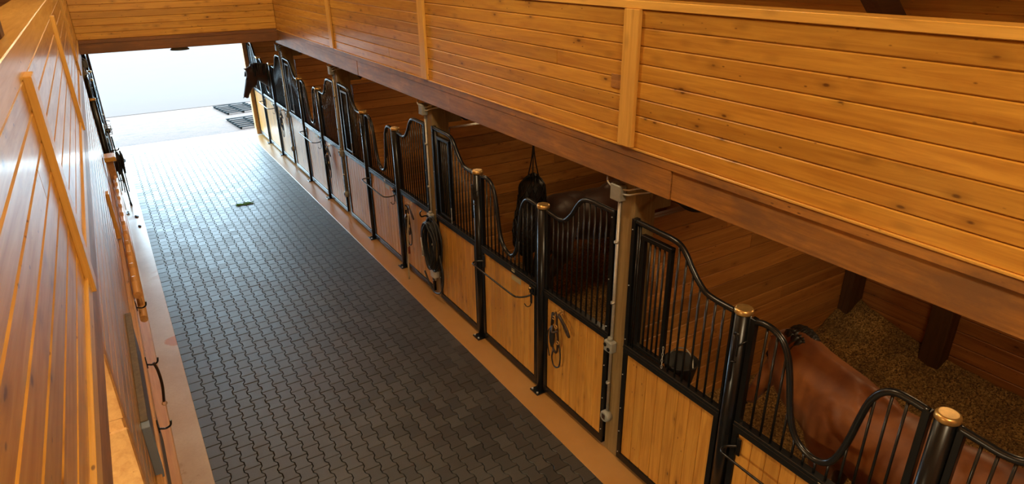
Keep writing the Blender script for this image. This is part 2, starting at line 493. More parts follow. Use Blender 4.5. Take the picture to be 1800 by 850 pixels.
# far parapet + header beam across the aisle
bm = NB(); boards(bm, 'Y', YE, .022, -.26, 3.10, 2.955, 4.9, .1165)
struct('wall_far', bm, 'boards_x', 'board-clad loft wall spanning above the bright doorway')
bm = NB(); box(bm, -.4, 3.3, YE+.02, YE+.12, 2.9, 4.9)
struct('wall_far_back', bm, 'stall_y', 'hidden back face of the far loft wall')
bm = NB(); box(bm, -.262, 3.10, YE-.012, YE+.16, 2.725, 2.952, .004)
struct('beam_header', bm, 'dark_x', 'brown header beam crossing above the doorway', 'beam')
bm = NB(); box(bm, -.28, 3.14, YE-.02, YE+.02, 2.895, 2.915, .003)
struct('trim_11', bm, 'dark_x', 'narrow moulding along the header beam', 'trim')

# loft floors (ceilings of what lies below)
bm = NB(); boards(bm, 'X', 3.3, .02, -4, -3.9, 2.0, 2.1, .1)
box(bm, 3.32, 7.0, -4, YD, 2.80, 2.90)
struct('loft_floor', bm, 'stall_y', 'boarded ceiling over the stalls on the right', 'ceiling')
bm = NB(); box(bm, -6, -.48, -4, YD, 2.80, 2.90)
struct('loft_floor', bm, 'stall_y', 'boarded ceiling behind the left wall', 'ceiling')
bm = NB(); box(bm, -.48, 3.32, YE+.16, YD+.1, 2.80, 2.90)
struct('loft_floor', bm, 'stall_x', 'boarded ceiling between the header beam and the doorway', 'ceiling')

# far wall with doorway
bm = NB()
boards(bm, 'Y', YD, .03, 3.26, 6.8, 0, 2.8, .13)
struct('wall_end', bm, 'stall_x', 'brown boarded end wall right of the doorway')
bm = NB()
boards(bm, 'Y', YD, .03, -6, -.40, 0, 2.8, .13)
box(bm, -.2, 3.1, YD+.0, YD+.14, 2.55, 2.8)
struct('wall_end', bm, 'stall_x', 'boarded end wall left of and above the doorway')
bm = NB(); box(bm, -6, 7, YD+.14, YD+.2, 2.7, 8.5)
struct('wall_gable', bm, 'stall_x', 'gable wall of the barn above the doorway')
for xa, xb, lb in ((3.09, 3.27, 'orange-brown right jamb post of the bright doorway'), (-.39, -.19, 'brown left jamb post of the bright doorway')):
    bm = NB(); box(bm, xa, xb, YD-.06, YD+.14, 0, 2.75, .004)
    struct('door_jamb', bm, 'log' if xa > 0 else 'dark_z', lb, 'door jamb')
# steel hood of a lamp outside, just showing under the header
t = thing('yard_lamp', 'small grey wedge-shaped lamp hood under the header beam', 'lamp', (1.34, YE+.35, 2.66))
bm = NB(); lathe(bm, [(.05, .12), (.06, .10), (.17, .0), (.165, -.01)], (0, 0, 0), 20); obj('lamp_shade', bm, 'greybox', t)
bm = NB(); cyl(bm, (0, 0, .1), (0, 0, .16), .03, 10); obj('socket', bm, 'black', t)

# back walls, roof
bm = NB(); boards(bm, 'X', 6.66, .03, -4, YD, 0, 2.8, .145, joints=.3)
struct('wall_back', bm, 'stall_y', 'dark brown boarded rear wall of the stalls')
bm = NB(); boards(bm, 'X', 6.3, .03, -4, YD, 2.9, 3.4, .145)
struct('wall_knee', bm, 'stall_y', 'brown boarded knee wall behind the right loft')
bm = NB(); box(bm, -6.1, -6, -4, YD+.2, 0, 3.9)
struct('wall_outer_left', bm, 'stall_y', 'outer wall far behind the left side')
bm = NB(); box(bm, -6, 7, -4.1, -4, 0, 8.5)
struct('wall_front', bm, 'stall_x', 'boarded wall behind the camera')
RX = lambda x: 4.02+(5.5-x)*.8 if x >= 1.4 else 4.02+(5.5-(2.8-x))*.8     # underside of the roof boards
bm = NB()
nb = 44
for i in range(nb):       # roof boards, both slopes
    for sgn in (1, -1):
        x0 = 1.4+sgn*i*5.9/nb; x1 = 1.4+sgn*(i+1)*5.9/nb
        z0 = RX(x0); z1 = RX(x1)
        vs = [bm.verts.new(p) for p in ((x0, -4, z0), (x1-sgn*.006, -4, z1), (x1-sgn*.006, YD+.2, z1), (x0, YD+.2, z0), (x0, -4, z0+.05), (x1, -4, z1+.05), (x1, YD+.2, z1+.05), (x0, YD+.2, z0+.05))]
        for q in ((0, 1, 2, 3), (7, 6, 5, 4), (0, 4, 5, 1), (1, 5, 6, 2), (2, 6, 7, 3), (3, 7, 4, 0)): bm.faces.new([vs[j] for j in q])
struct('ceiling', bm, 'boards_y', 'boarded roof slopes high above the aisle', 'ceiling')
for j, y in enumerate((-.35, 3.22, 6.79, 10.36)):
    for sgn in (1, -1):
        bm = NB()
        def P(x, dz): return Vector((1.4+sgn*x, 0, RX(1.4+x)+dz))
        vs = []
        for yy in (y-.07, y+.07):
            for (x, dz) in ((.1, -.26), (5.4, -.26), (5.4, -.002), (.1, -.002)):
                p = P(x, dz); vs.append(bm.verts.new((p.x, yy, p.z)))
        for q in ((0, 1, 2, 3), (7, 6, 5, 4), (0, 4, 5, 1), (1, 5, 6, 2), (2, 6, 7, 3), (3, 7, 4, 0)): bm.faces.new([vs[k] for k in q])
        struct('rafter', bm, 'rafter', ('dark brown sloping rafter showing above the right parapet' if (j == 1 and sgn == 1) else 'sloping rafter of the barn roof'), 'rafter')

# ------------------------------------------------------------------ partitions, posts, bedding
for k in range(0, 5):
    y = SY(k)
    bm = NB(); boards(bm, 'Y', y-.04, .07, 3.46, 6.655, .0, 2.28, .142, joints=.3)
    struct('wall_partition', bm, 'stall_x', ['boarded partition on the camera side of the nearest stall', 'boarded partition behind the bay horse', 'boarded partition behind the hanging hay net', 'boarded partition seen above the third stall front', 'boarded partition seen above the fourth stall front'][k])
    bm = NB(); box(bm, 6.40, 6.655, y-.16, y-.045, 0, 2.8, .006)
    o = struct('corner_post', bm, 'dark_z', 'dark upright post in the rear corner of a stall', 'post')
bm = NB(); box(bm, 6.47, 6.655, 2.38, 2.58, 0, 2.8, .006)
struct('corner_post', bm, 'dark_z', 'dark upright post standing in the shavings against the rear wall', 'post')

def shavings(k, label):
    y0, y1 = SY(k)+.05, SY(k+1)-.045
    bm = NB(); nx, ny = (110, 110) if k == 0 else ((60, 60) if k == 1 else (24, 24))
    x0, x1 = PX+.235, 6.64
    g = []
    for i in range(nx+1):
        row = []
        for j in range(ny+1):
            x = x0+(x1-x0)*i/nx; y = y0+(y1-y0)*j/ny
            h = .13+.07*noise.noise(Vector((x*1.3, y*1.3, k*5)))+.022*noise.noise(Vector((x*7, y*7, 3)))+.016*noise.noise(Vector((x*19, y*19, 3)))
            h += .26*max(0, 1-(x1-x)/1.1)**1.5 + .22*max(0, 1-math.hypot(x1-x, y1-y)/1.0)
            h += .05*max(0, 1-(y1-y)/.4)
            row.append(bm.verts.new((x, y, max(.02, h))))
        g.append(row)
    for i in range(nx):
        for j in range(ny):
            f = bm.faces.new((g[i][j], g[i+1][j], g[i+1][j+1], g[i][j+1])); f.smooth = True
    tag(obj('bedding', bm, 'shavings'), label, 'bedding', kind='stuff')
for k, lb in enumerate(['golden wood shavings heaped over the floor of the nearest stall', 'wood shavings in the second stall under the dark horse', 'wood shavings in the third stall beyond the coiled hose', 'wood shavings in the fourth stall', 'wood shavings in the farthest stall']): shavings(k, lb)

WHICH = ['nearest', 'second nearest', 'middle', 'second farthest', 'farthest']
# structural posts with conduit and boxes
def make_post():
    t = thing('timber_post', '', 'post', (PX, SY(1), 0), 'timber posts carrying the loft beam')
    bm = NB(); box(bm, 0, .22, -.095, .095, .006, ZB0, .006)
    box(bm, .221, .42, -.06, .06, 2.36, ZB0, .004)
    obj('post_shaft', bm, 'post', t)
    bm = NB(); tube(bm, [(-.018, .055, 2.50), (-.018, .055, .44)], .014, 10)
    for z in (.75, 1.55, 2.1): tube(bm, [(-.03, .055, z), (-.03, .055, z+.02)], .019, 8)
    obj('conduit', bm, 'galv', t, 'pale metal conduit pipe')
    bm = NB(); box(bm, -.075, -.001, .0, .115, 2.47, 2.60, .008)
    c = obj('junction_box', bm, 'greybox', t)
    bm = NB()
    for (z, y) in ((2.57, -.005), (2.53, -.005)):
        tube(bm, catmull([(-.04, y+.01, z), (-.035, -.06, z+.012), (-.02, -.13, z+.04), (.05, -.2, z+.06)], 6), .007, 6)
    tube(bm, catmull([(-.05, .11, 2.56), (-.06, .16, 2.60), (-.02, .2, 2.65)], 6), .008, 6)
    obj('cable', bm, 'white', c)
    bm = NB(); box(bm, -.07, -.001, .0, .10, 1.09, 1.20, .010); cyl(bm, (-.035, .055, 1.20), (-.035, .055, 1.225), .022, 10)
    b = obj('socket_box', bm, 'greybox', t)
    bm = NB(); lathe(bm, [(.018, 0), (.018, -.006)], (-.071, .03, 1.13), 12, 'X'); lathe(bm, [(.018, 0), (.018, -.006)], (-.071, .075, 1.16), 12, 'X'); obj('socket', bm, 'black', b)
    bm = NB(); lathe(bm, [(.055, 0), (.055, -.05), (.045, -.062)], (-.001, .055, .40), 16, 'X'); b = obj('round_box', bm, 'greybox', t)
    bm = NB(); box(bm, -.068, -.063, .035, .075, .38, .43, .002); obj('outlet', bm, 'leather', b)
    bm = NB(); tube(bm, catmull([(.30, -.10, 2.66), (.30, -.20, 2.52), (.30, -.36, 2.46), (.30, -.52, 2.52), (.30, -.60, 2.70)], 8), .02, 8)
    obj('black_cable', bm, 'rubber', t)
    return t
post0 = make_post()
plab = ['weathered timber post nearest the camera with grey boxes and conduit', 'timber post beside the coiled black hose', 'third timber post from the camera with metal conduit', 'farthest timber post, just short of the header beam']
posts = [post0]
for k in range(2, 5):
    c = copy_tree(post0); c.location = (PX, SY(k), 0); posts.append(c)
for p, l in zip(posts, plab): p['label'] = l

# hinge posts
def make_hpost():
    t = thing('steel_post', '', 'post', (PX, 0, 0), 'round black steel posts of the stall fronts')
    bm = NB(); lathe(bm, [(.054, .018), (.054, 2.06)], (0, 0, 0), 28); obj('post_tube', bm, 'black', t)
    bm = NB(); lathe(bm, [(.057, 2.058), (.061, 2.064), (.061, 2.084), (.056, 2.094), (.045, 2.097)], (0, 0, 0), 32); obj('brass_cap', bm, 'brass', t, 'round brass cap')
    bm = NB(); box(bm, -.105, .05, -.07, .07, .006, .020, .003)
    obj('foot_plate', bm, 'black', t)
    for (x, y) in ((-.085, -.045), (-.085, .045)):
        bm = NB(); lathe(bm, [(.012, .02), (.012, .032), (.006, .036)], (x, y, 0), 8); obj('bolt', bm, 'galv', t)
    return t
hp = make_hpost()
hps = []
for k in range(5):
    for j, off in enumerate((1.125, 2.385)):
        hps.append((k, j, off))
for i, (k, j, off) in enumerate(hps):
    o = hp if i == 0 else copy_tree(hp)
    o.location = (PX, SY(k)+off, 0)
    o['label'] = ('brass-capped black post on the %s side of the %s stall door' % (('near', 'far')[j], WHICH[k]))

RB = .0085
def bar(y, z0, z1, parent, x=0.):
    bm = NB(); tube(bm, [(x, y, z0), (x, y, z1)], RB, 8); return obj('bar', bm, 'black_rail', parent)
def curve_z(pts, y):
    best = None
    for a, b in zip(pts, pts[1:]):
        if min(a.y, b.y)-1e-9 <= y <= max(a.y, b.y)+1e-9 and abs(a.y-b.y) > 1e-6:
            z = a.z+(b.z-a.z)*(y-a.y)/(b.y-a.y)
            best = z if best is None else min(best, z)
    return best
def panel_boards(parent, y0, y1, z0, z1):
    bm = NB(); n = max(1, round((y1-y0)/.118)); p = (y1-y0)/n
    for i in range(n): box(bm, -.012, .018, y0+i*p+.0015, y0+(i+1)*p-.0015, z0, z1, .005)
    box(bm, .0, .014, y0, y1, z0, z1)
    return obj('board_panel', bm, 'boards_z', parent)
def frame_box(parent, y0, y1, name='frame'):
    bm = NB()
    box(bm, -.025, .03, y0, y0+.045, .05, 1.24, .003); box(bm, -.025, .03, y1-.045, y1, .05, 1.24, .003)
    box(bm, -.027, .032, y0, y1, .05, .115, .003)
    return obj(name, bm, 'black', parent)
def mid_rail(parent, y0, y1):
    bm = NB(); box(bm, -.028, .032, y0, y1, 1.165, 1.245, .004); box(bm, -.034, -.028, y0, y1, 1.215, 1.222, .002)
    return obj('middle_rail', bm, 'black_rail', parent)
def rivets(parent, ys, zs):
    for y in ys:
        for z in zs:
            bm = NB(); ball(bm, (-.028, y, z), .006, 1); obj('rivet', bm, 'galv', parent)

# panel A (between a structural post and the near hinge post); local origin at structural centre
def make_A():
    t = thing('stall_panel', '', 'stall front panel', (PX, 0, 0), 'narrow fixed stall panels with a bump in the top rail')
    y0, y1 = .105, 1.065
    crv = catmull([(0, 1.068, 2.045), (0, .96, 2.036), (0, .86, 2.030), (0, .77, 2.055), (0, .68, 2.14), (0, .60, 2.25), (0, .525, 2.315), (0, .42, 2.335), (0, .28, 2.335), (0, .115, 2.335)], 6)
    bm = NB(); tube(bm, crv, .0215, 12); obj('top_rail', bm, 'black_rail', t)
    frame_box(t, y0, y1); mid_rail(t, y0, y1); panel_boards(t, y0+.045, y1-.045, .115, 1.166)
    bm = NB(); box(bm, -.025, .03, y0, y0+.04, 1.24, 2.345, .003); obj('upright', bm, 'black', t)
    bm = NB(); box(bm, -.02, .02, y1-.035, y1, 1.24, 2.05, .003); obj('upright', bm, 'black', t)
    n = 11
    for i in range(n):
        y = y0+.04+(y1-y0-.075)*(i+1)/(n+1); bar(y, 1.24, curve_z(crv, y)-.012, t)
    rivets(t, (y0+.02,), (.2, .55, .9, 1.3, 1.75, 2.3)); return t
# door between the hinge posts
def make_door():
    t = thing('stall_door', '', 'stall door', (PX, 0, 0), 'stall doors with a yoke dip')
    y0, y1 = 1.195, 2.315
    pts = [(2.30, 2.035), (2.22, 2.055), (2.14, 2.045), (2.07, 2.00), (2.02, 1.91), (1.985, 1.78), (1.955, 1.62), (1.925, 1.50), (1.875, 1.405), (1.80, 1.352), (1.71, 1.342), (1.635, 1.39), (1.585, 1.50), (1.553, 1.64), (1.528, 1.79), (1.50, 1.92), (1.455, 2.01), (1.39, 2.055), (1.31, 2.06), (1.21, 2.05)]
    crv = catmull([(0, y, z) for y, z in pts], 5)
    bm = NB(); tube(bm, crv, .0215, 12); obj('top_rail', bm, 'black_rail', t)
    frame_box(t, y0, y1); mid_rail(t, y0, y1); panel_boards(t, y0+.045, y1-.045, .115, 1.166)
    for a, b in ((y0, y0+.04), (y1-.04, y1)):
        bm = NB(); box(bm, -.022, .022, a, b, 1.24, 2.062, .003); obj('upright', bm, 'black', t)
    n = 12
    for i in range(n):
        y = y0+.04+(y1-y0-.08)*(i+1)/(n+1)
        z = curve_z(crv, y)
        if z and z > 1.30: bar(y, 1.24, z-.012, t)
    # drop latch on the far hinge side, seen as thin hooks
    bm = NB(); tube(bm, catmull([(-.075, 2.375, 1.93), (-.085, 2.355, 1.95), (-.085, 2.335, 1.93), (-.08, 2.335, 1.78)], 5), .007, 6)
    tube(bm, [(-.075, 2.375, 1.93), (-.075, 2.375, 1.72), (-.075, 2.37, 1.56)], .007, 6); tube(bm, [(-.02, 2.35, 1.70), (-.08, 2.375, 1.72)], .007, 6)
    tube(bm, [(-.03, 2.30, 1.9), (-.08, 2.335, 1.86)], .006, 6)
    obj('hinge_pin', bm, 'black_rail', t)
    # blanket bar
    bm = NB()
    tube(bm, catmull([(-.03, 2.25, 1.07), (-.10, 2.30, 1.065), (-.155, 2.28, 1.06), (-.165, 2.20, 1.06), (-.165, 1.95, 1.055), (-.165, 1.45, 1.05), (-.14, 1.36, 1.05), (-.09, 1.32, 1.055), (-.03, 1.29, 1.07)], 6), .0095, 8)
    b = obj('blanket_bar', bm, 'black_rail', t)
    bm = NB(); box(bm, -.035, -.024, 2.225, 2.265, .99, 1.14, .006); box(bm, -.035, -.024, 1.27, 1.30, .98, 1.13, .006)
    tube(bm, catmull([(-.03, 1.285, .99), (-.04, 1.29, .95), (-.06, 1.32, .935), (-.07, 1.35, .96)], 5), .005, 6)
    obj('bracket', bm, 'black', b)
    bm = NB(); box(bm, -.045, -.028, 1.20, 1.30, 1.10, 1.19, .004); box(bm, -.06, -.045, 1.22, 1.29, 1.14, 1.165, .003); l = obj('latch', bm, 'black', t)
    bm = NB(); ball(bm, (-.062, 1.255, 1.175), .012, 2); obj('latch_knob', bm, 'brass', l)
    bm = NB(); box(bm, -.016, -.0125, 1.50, 1.68, 1.085, 1.145, .001); obj('name_plate', bm, 'plate', t, 'small tan name plate')
    bm = NB(); box(bm, -.03, -.027, 1.60, 1.66, 1.19, 1.225, .001); obj('maker_tag', bm, 'plate', t, 'tiny tag on the rail')
    bm = NB(); box(bm, -.024, .026, y0+.0, y1, .035, .05, .002); obj('kick_strip', bm, 'black', t)
    return t
# panel B with feed hatch
def make_B():
    t = thing('stall_panel', '', 'stall front panel', (PX, 0, 0), 'stall panels with a feed hatch')
    y0, y1 = 2.445, 3.47
    crv = catmull([(0, y, z) for y, z in ((3.46, 2.345), (3.33, 2.342), (3.18, 2.338), (3.06, 2.335), (2.98, 2.318), (2.915, 2.265), (2.855, 2.19), (2.79, 2.12), (2.715, 2.065), (2.64, 2.047), (2.55, 2.042), (2.45, 2.042))], 6)
    bm = NB(); tube(bm, crv, .0215, 12); obj('top_rail', bm, 'black_rail', t)
    frame_box(t, y0, y1); mid_rail(t, y0, y1); panel_boards(t, y0+.045, y1-.045, .115, 1.166)
    bm = NB(); box(bm, -.025, .03, y1-.04, y1, 1.24, 2.365, .003); obj('upright', bm, 'black', t)
    bm = NB(); box(bm, -.02, .02, y0, y0+.02, 1.24, 2.05, .003); obj('upright', bm, 'black', t)
    h0, h1 = 3.05, 3.37
    n = 7
    for i in range(n):
        y = y0+.02+(h0-y0-.04)*(i+1)/(n+.6); bar(y, 1.24, curve_z(crv, y)-.012, t)
    for y in (h1+.02, h1+.045): bar(y, 1.24, 2.33, t)
    bm = NB(); box(bm, -.01, .03, h0, h0+.035, 1.27, 2.25, .003); box(bm, -.01, .03, h1-.035, h1, 1.27, 2.25, .003)
    box(bm, -.012, .032, h0, h1, 2.225, 2.262, .003); box(bm, -.012, .032, h0, h1, 1.27, 1.30, .003)
    h = obj('feed_hatch', bm, 'black', t)
    for i in range(4):
        y = h0+.035+(h1-h0-.07)*(i+1)/5; bar(y, 1.29, 2.235, h, .01)
    bm = NB()
    for i in range(7):
        z = 1.27+.028*i; ring = [(-.022+.006*math.cos(a)*(i % 2), h0-.02+.008*math.cos(a), z+.016*math.sin(a)) for a in [2*PI*j/10 for j in range(10)]]
        tube(bm, ring, .0025, 5, closed=True)
    obj('safety_chain', bm, 'galv', h)
    rivets(t, (y1-.02,), (.12, .35, .6, .95, 1.3, 1.8, 2.28)); return t
A, D, B = make_A(), make_door(), make_B()
def per_bay(proto, fmt):
    for k in range(5):
        o = proto if k == 0 else copy_tree(proto)
        o.location = (PX, SY(k), 0); o['label'] = fmt[k]
protoA, protoD, protoB = A, D, B
per_bay(A, ['black barred wooden panel at the lower right edge of the view', 'barred panel with a leather halter between brass-capped post and nearest timber post', 'barred panel with halter and coiled hose hung on it', 'barred panel with a hanging halter beside the third timber post', 'barred panel with a halter beside the farthest timber post'])
per_bay(D, ['stall door with yoke dip in front of the bay horse', 'stall door with yoke dip in front of the hay net', 'stall door with yoke dip of the middle stall', 'stall door with yoke dip of the second farthest stall', 'farthest stall door with the brown horse head over it'])
per_bay(B, ['feed hatch panel nearest the camera, right of the nearest timber post', 'feed hatch panel just right of the timber post with the hose', 'feed hatch panel right of the third timber post', 'feed hatch panel right of the farthest timber post', 'feed hatch panel beside the doorway jamb'])

# rubber feed bucket behind the nearest hatch
def bucket(x, y, z, label):
    t = thing('feed_bucket', label, 'bucket', (x, y, z))
    bm = NB(); lathe(bm, [(.10, 0), (.135, .17), (.14, .18), (.128, .18), (.095, .02)], (0, 0, 0), 22); obj('tub', bm, 'rubber', t)
    bm = NB(); tube(bm, catmull([(0, .13, .17), (.03, .08, .24), (.04, 0, .27), (.03, -.08, .24), (0, -.13, .17)], 6), .006, 6); obj('handle', bm, 'galv', t)
bucket(PX+.18, SY(0)+3.02, 1.08, 'black rubber feed bucket inside the nearest stall behind the hatch')

# ------------------------------------------------------------------ horses
def horse(name_label, loc, rz, coat, neck, head_dir, poll, hair=True, only_front=False, tail=True, group=None, neck_r=(.27, .22, .175, .145, .125), scale=.93, mane_f=(0, 1), neck_w=.68, locks=5):
    t = thing('horse', name_label, 'horse', loc, rz=rz); t.scale = (scale,)*3
    bm = NB()
    def cap(a, b, ra, rb, n=6, sx=1.):
        a, b = Vector(a), Vector(b)
        for i in range(n+1):
            f = i/n; r = ra+(rb-ra)*f
            ball(bm, a.lerp(b, f), (r*sx, r, r), 2)
    N = [Vector(p) for p in neck]; P = Vector(poll); H = Vector(head_dir).normalized()
    if not only_front:
        ball(bm, (0, -.05, 1.16), (.31, .62, .335), 3); ball(bm, (0, .12, 1.13), (.29, .5, .36), 3)
        ball(bm, (0, -.62, 1.22), (.29, .38, .33), 3); ball(bm, (.10, -.70, 1.17), (.20, .30, .34), 3); ball(bm, (-.10, -.70, 1.17), (.20, .30, .34), 3)
        ball(bm, (0, -.5, 1.42), (.13, .36, .13), 3)
        for s in (1, -1):
            cap((s*.15, -.72, 1.12), (s*.16, -.68, .80), .20, .13, 5)
            cap((s*.16, -.68, .80), (s*.15, -.90, .52), .12, .062, 6)
            cap((s*.15, -.90, .52), (s*.15, -.86, .20), .055, .040, 6); ball(bm, (s*.15, -.85, .16), (.052, .06, .052), 2)
            cap((s*.15, -.85, .14), (s*.15, -.79, .06), .042, .055, 3); ball(bm, (s*.15, -.78, .045), (.062, .075, .045), 2)
    ball(bm, (0, .42, 1.15), (.27, .36, .36), 3); ball(bm, (0, .38, 1.44), (.085, .30, .13), 3)
    for s in (1, -1):
        ball(bm, (s*.17, .50, 1.16), (.13, .20, .32), 3); ball(bm, (s*.16, .36, 1.28), (.10, .2, .2), 2)
        cap((s*.16, .52, 1.0), (s*.155, .50, .72), .13, .085, 5)
        cap((s*.155, .50, .72), (s*.15, .52, .46), .080, .052, 5); ball(bm, (s*.15, .52, .44), (.052, .056, .06), 2)
        cap((s*.15, .52, .42), (s*.15, .51, .19), .042, .038, 5); ball(bm, (s*.15, .515, .16), (.05, .055, .05), 2)
        cap((s*.15, .52, .14), (s*.15, .575, .07), .04, .052, 3); ball(bm, (s*.15, .585, .045), (.06, .072, .045), 2)
    ball(bm, (0, .68, 1.10), (.20, .16, .22), 2)
    # neck
    base = [Vector((0, .50, 1.22))]+N+[P]; rad = neck_r
    pts = catmull(base, 5)
    for i, p in enumerate(pts):
        f = i/(len(pts)-1)*(len(rad)-1); j = min(int(f), len(rad)-2); r = rad[j]+(rad[j+1]-rad[j])*(f-j)
        ball(bm, p, (r*neck_w, r, r), 2)
    # head
    side_ = H.cross(Vector((0, 0, 1)));
    if side_.length < .1: side_ = Vector((1, 0, 0))
    side_.normalize(); upv = side_.cross(H).normalized()
    R = Matrix((side_, H, upv)).transposed()
    def hp_(a, b, c): return P + R @ Vector((a, b, c))
    def hb(a, b, c, r): ball(bm, hp_(a, b, c), r, 2, rot=R)
    hb(0, .05, .0, (.10, .13, .115)); hb(0, .13, -.03, (.095, .14, .125)); hb(0, .20, -.075, (.075, .14, .105))
    for f in range(7):
        q = f/6; hb(0, .20+.30*q, .0-.035*q, (.080-.022*q, .085, .082-.022*q)); hb(0, .22+.28*q, -.05-.01*q, (.058-.012*q, .07, .07-.02*q))
    hb(0, .54, -.045, (.058, .055, .062)); hb(0, .55, -.075, (.045, .045, .038))
    for s in (1, -1):
        hb(s*.036, .565, -.025, (.026, .03, .026)); hb(s*.072, .17, .035, (.03, .045, .03))
    for s in (1, -1):
        for i in range(5):
            q = i/4; e = hp_(s*(.055+.012*q), -.015+.01*q, .10+.11*q); w = .030*(1-q*.75)*(1+.9*q*(1-q))
            ball(bm, e, (w, w*.7, .028), 1, rot=R)
    body = obj('body', bm, coat, t)
    md = body.modifiers.new('remesh', 'REMESH'); md.mode = 'VOXEL'; md.voxel_size = .016; md.use_smooth_shade = True
    sm = body.modifiers.new('smooth', 'SMOOTH'); sm.iterations = 9; sm.factor = .6
    for s in (1, -1):
        bm = NB(); ball(bm, hp_(s*.086, .165, .030), .019, 2); obj('eye', bm, 'eye', t)
        bm = NB(); ball(bm, hp_(s*.046, .592, -.022), (.012, .014, .012), 2); obj('nostril', bm, 'eye', t)
    # mane: many tapered locks from the crest falling to one side
    if hair:
        bm = NB(); rnd = random.Random(3)
        cr = catmull([Vector((0, .40, 1.55))]+[p+Vector((0, 0, 1))*0 for p in N]+[P], 10)
        for i, p in enumerate(cr[4:]):
            f = i/(len(cr)-5)
            if not mane_f[0] <= f <= mane_f[1]: continue
            j = min(int(f*4), 3); r = neck_r[1]*.97+(neck_r[4]*.95-neck_r[1]*.97)*f
            tdir = (cr[min(i+5, len(cr)-1)]-cr[max(i+3, 0)]).normalized()
            upn = (Vector((0, 0, 1))-tdir*tdir.z);
            if upn.length < .05: upn = Vector((0, 1, 0))
            upn.normalize()
            ball(bm, p+upn*(r-.015), (.045, .05, .035), 1)
            for q in range(locks):
                a = p+upn*(r+.004)+tdir*rnd.uniform(-.02, .02)+Vector((rnd.uniform(-.025, .025), 0, 0))
                ln = rnd.uniform(.13, .24); sx = 1 if rnd.random() < .85 else -1
                out = Vector((sx*(r*neck_w*.62+rnd.uniform(0, .02)), 0, 0))
                tube(bm, catmull([a, a+out*.6+upn*.012, a+out*1.25-upn*ln*.45, a+out*1.45-upn*ln], 4), [.020]*4+[.02, .019, .018, .016, .014, .012, .01, .007, .003], 5) if False else tube(bm, [a, a+out*.6+upn*.012, a+out*1.3-upn*ln*.5, a+out*1.5-upn*ln], [.020, .027, .020, .004], 6)
        for q in range(14):
            a = hp_(rnd.uniform(-.03, .03), -.01, .10); tube(bm, [a, hp_(rnd.uniform(-.04, .04), .06, .12), hp_(rnd.uniform(-.05, .05), .15, .085+rnd.uniform(0, .02))], [.014, .015, .004], 5)
        obj('mane', bm, 'mane', t)
    if tail and not only_front:
        bm = NB(); rnd = random.Random(4)
        tube(bm, catmull([(0, -.98, 1.34), (0, -1.05, 1.30), (0, -1.09, 1.15), (0, -1.08, .95)], 4), .035, 8)
        for q in range(40):
            a = rnd.uniform(0, 2*PI); s_ = rnd.uniform(.0, .04)
            x, y = math.cos(a)*s_, math.sin(a)*s_
            tube(bm, catmull([(x*.6, -1.02+y*.4, 1.33), (x*1.2, -1.09+y, 1.15), (x*2.0, -1.10+y*1.3, .8), (x*1.3, -1.07+y, .40+rnd.uniform(0, .15))], 4), .011, 5)
        obj('tail', bm, 'mane', t)
    return t
# bay horse in the nearest stall, facing away with a lowered neck
horse('bay horse with black mane standing in the nearest stall behind its door', (3.86, 1.42, .10), -.05, 'bay_coat',
      [(.04, .80, 1.27), (.09, .96, 1.31), (.14, 1.08, 1.35)], (-.45, .30, -.86), (.17, 1.18, 1.35), neck_r=(.36, .33, .30, .25, .19), mane_f=(.62, 1), neck_w=.76, locks=11)
# dark horse behind the second nearest stall front, standing across the stall
horse('dark brown horse standing across the second nearest stall in shadow', (4.9, 5.95, .12), -PI/2+.05, 'dark_coat',
      [(.0, .88, 1.42), (.0, 1.06, 1.50), (0, 1.18, 1.55)], (0, .7, -.7), (0, 1.30, 1.60), scale=.95)
# farthest horse with its head over the door
horse('seal brown horse with its head out over the farthest stall door', (4.42, SY(4)+1.80, .10), PI/2, 'brown_coat',
      [(.0, .95, 1.46), (-.06, 1.15, 1.56), (-.10, 1.32, 1.64)], (.25, .40, -.9), (-.12, 1.45, 1.66), hair=True, neck_r=(.3, .25, .2, .17, .14), scale=1.06)

# ------------------------------------------------------------------ left side of the aisle
XL = -.30
bm = NB(); boards(bm, 'X', XL, -.03, 3.34, 12.98, 0, ZB0+.03, .145, joints=.5)
struct('wall_left_lower', bm, 'boards_y', 'brown boarded wall under the left parapet')
bm = NB(); box(bm, XL-.14, XL+.004, 3.27, 3.42, 0, ZB0+.03, .012)
for z in (.35, .8, 1.22, 1.66, 2.1): box(bm, XL-.15, XL+.008, 3.262, 3.28, z, z+.38, .008)
struct('door_1', bm, 'log', 'rough wooden jamb beside the lit tack room opening', 'door jamb')
bm = NB(); boards(bm, 'Y', 3.47, .03, -3.2, XL-.12, 0, 2.8, .16)
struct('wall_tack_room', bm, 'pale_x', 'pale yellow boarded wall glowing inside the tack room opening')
bm = NB(); box(bm, -3.3, -3.2, -4, 3.5, 0, 2.8)
struct('wall_tack_side', bm, 'stall_y', 'side wall of the tack room')
bm = NB(); box(bm, XL-.02, -.205, 3.42, 12.98, .006, .12, .006)
struct('baseboard_left', bm, 'log', 'wooden sill along the foot of the left wall', 'baseboard')
bm = NB(); box(bm, XL, -.245, 3.42, 12.9, .93, 1.03, .006); box(bm, XL, -.262, 3.42, 12.9, 1.03, 1.06, .004)
struct('trim_12', bm, 'log', 'wooden rail along the left wall above the sill', 'trim')
bm = NB(); box(bm, XL, -.262, 8.75, 8.90, 1.08, 1.66, .004)
struct('trim_13', bm, 'trim_z', 'short upright batten on the lower left wall', 'trim')
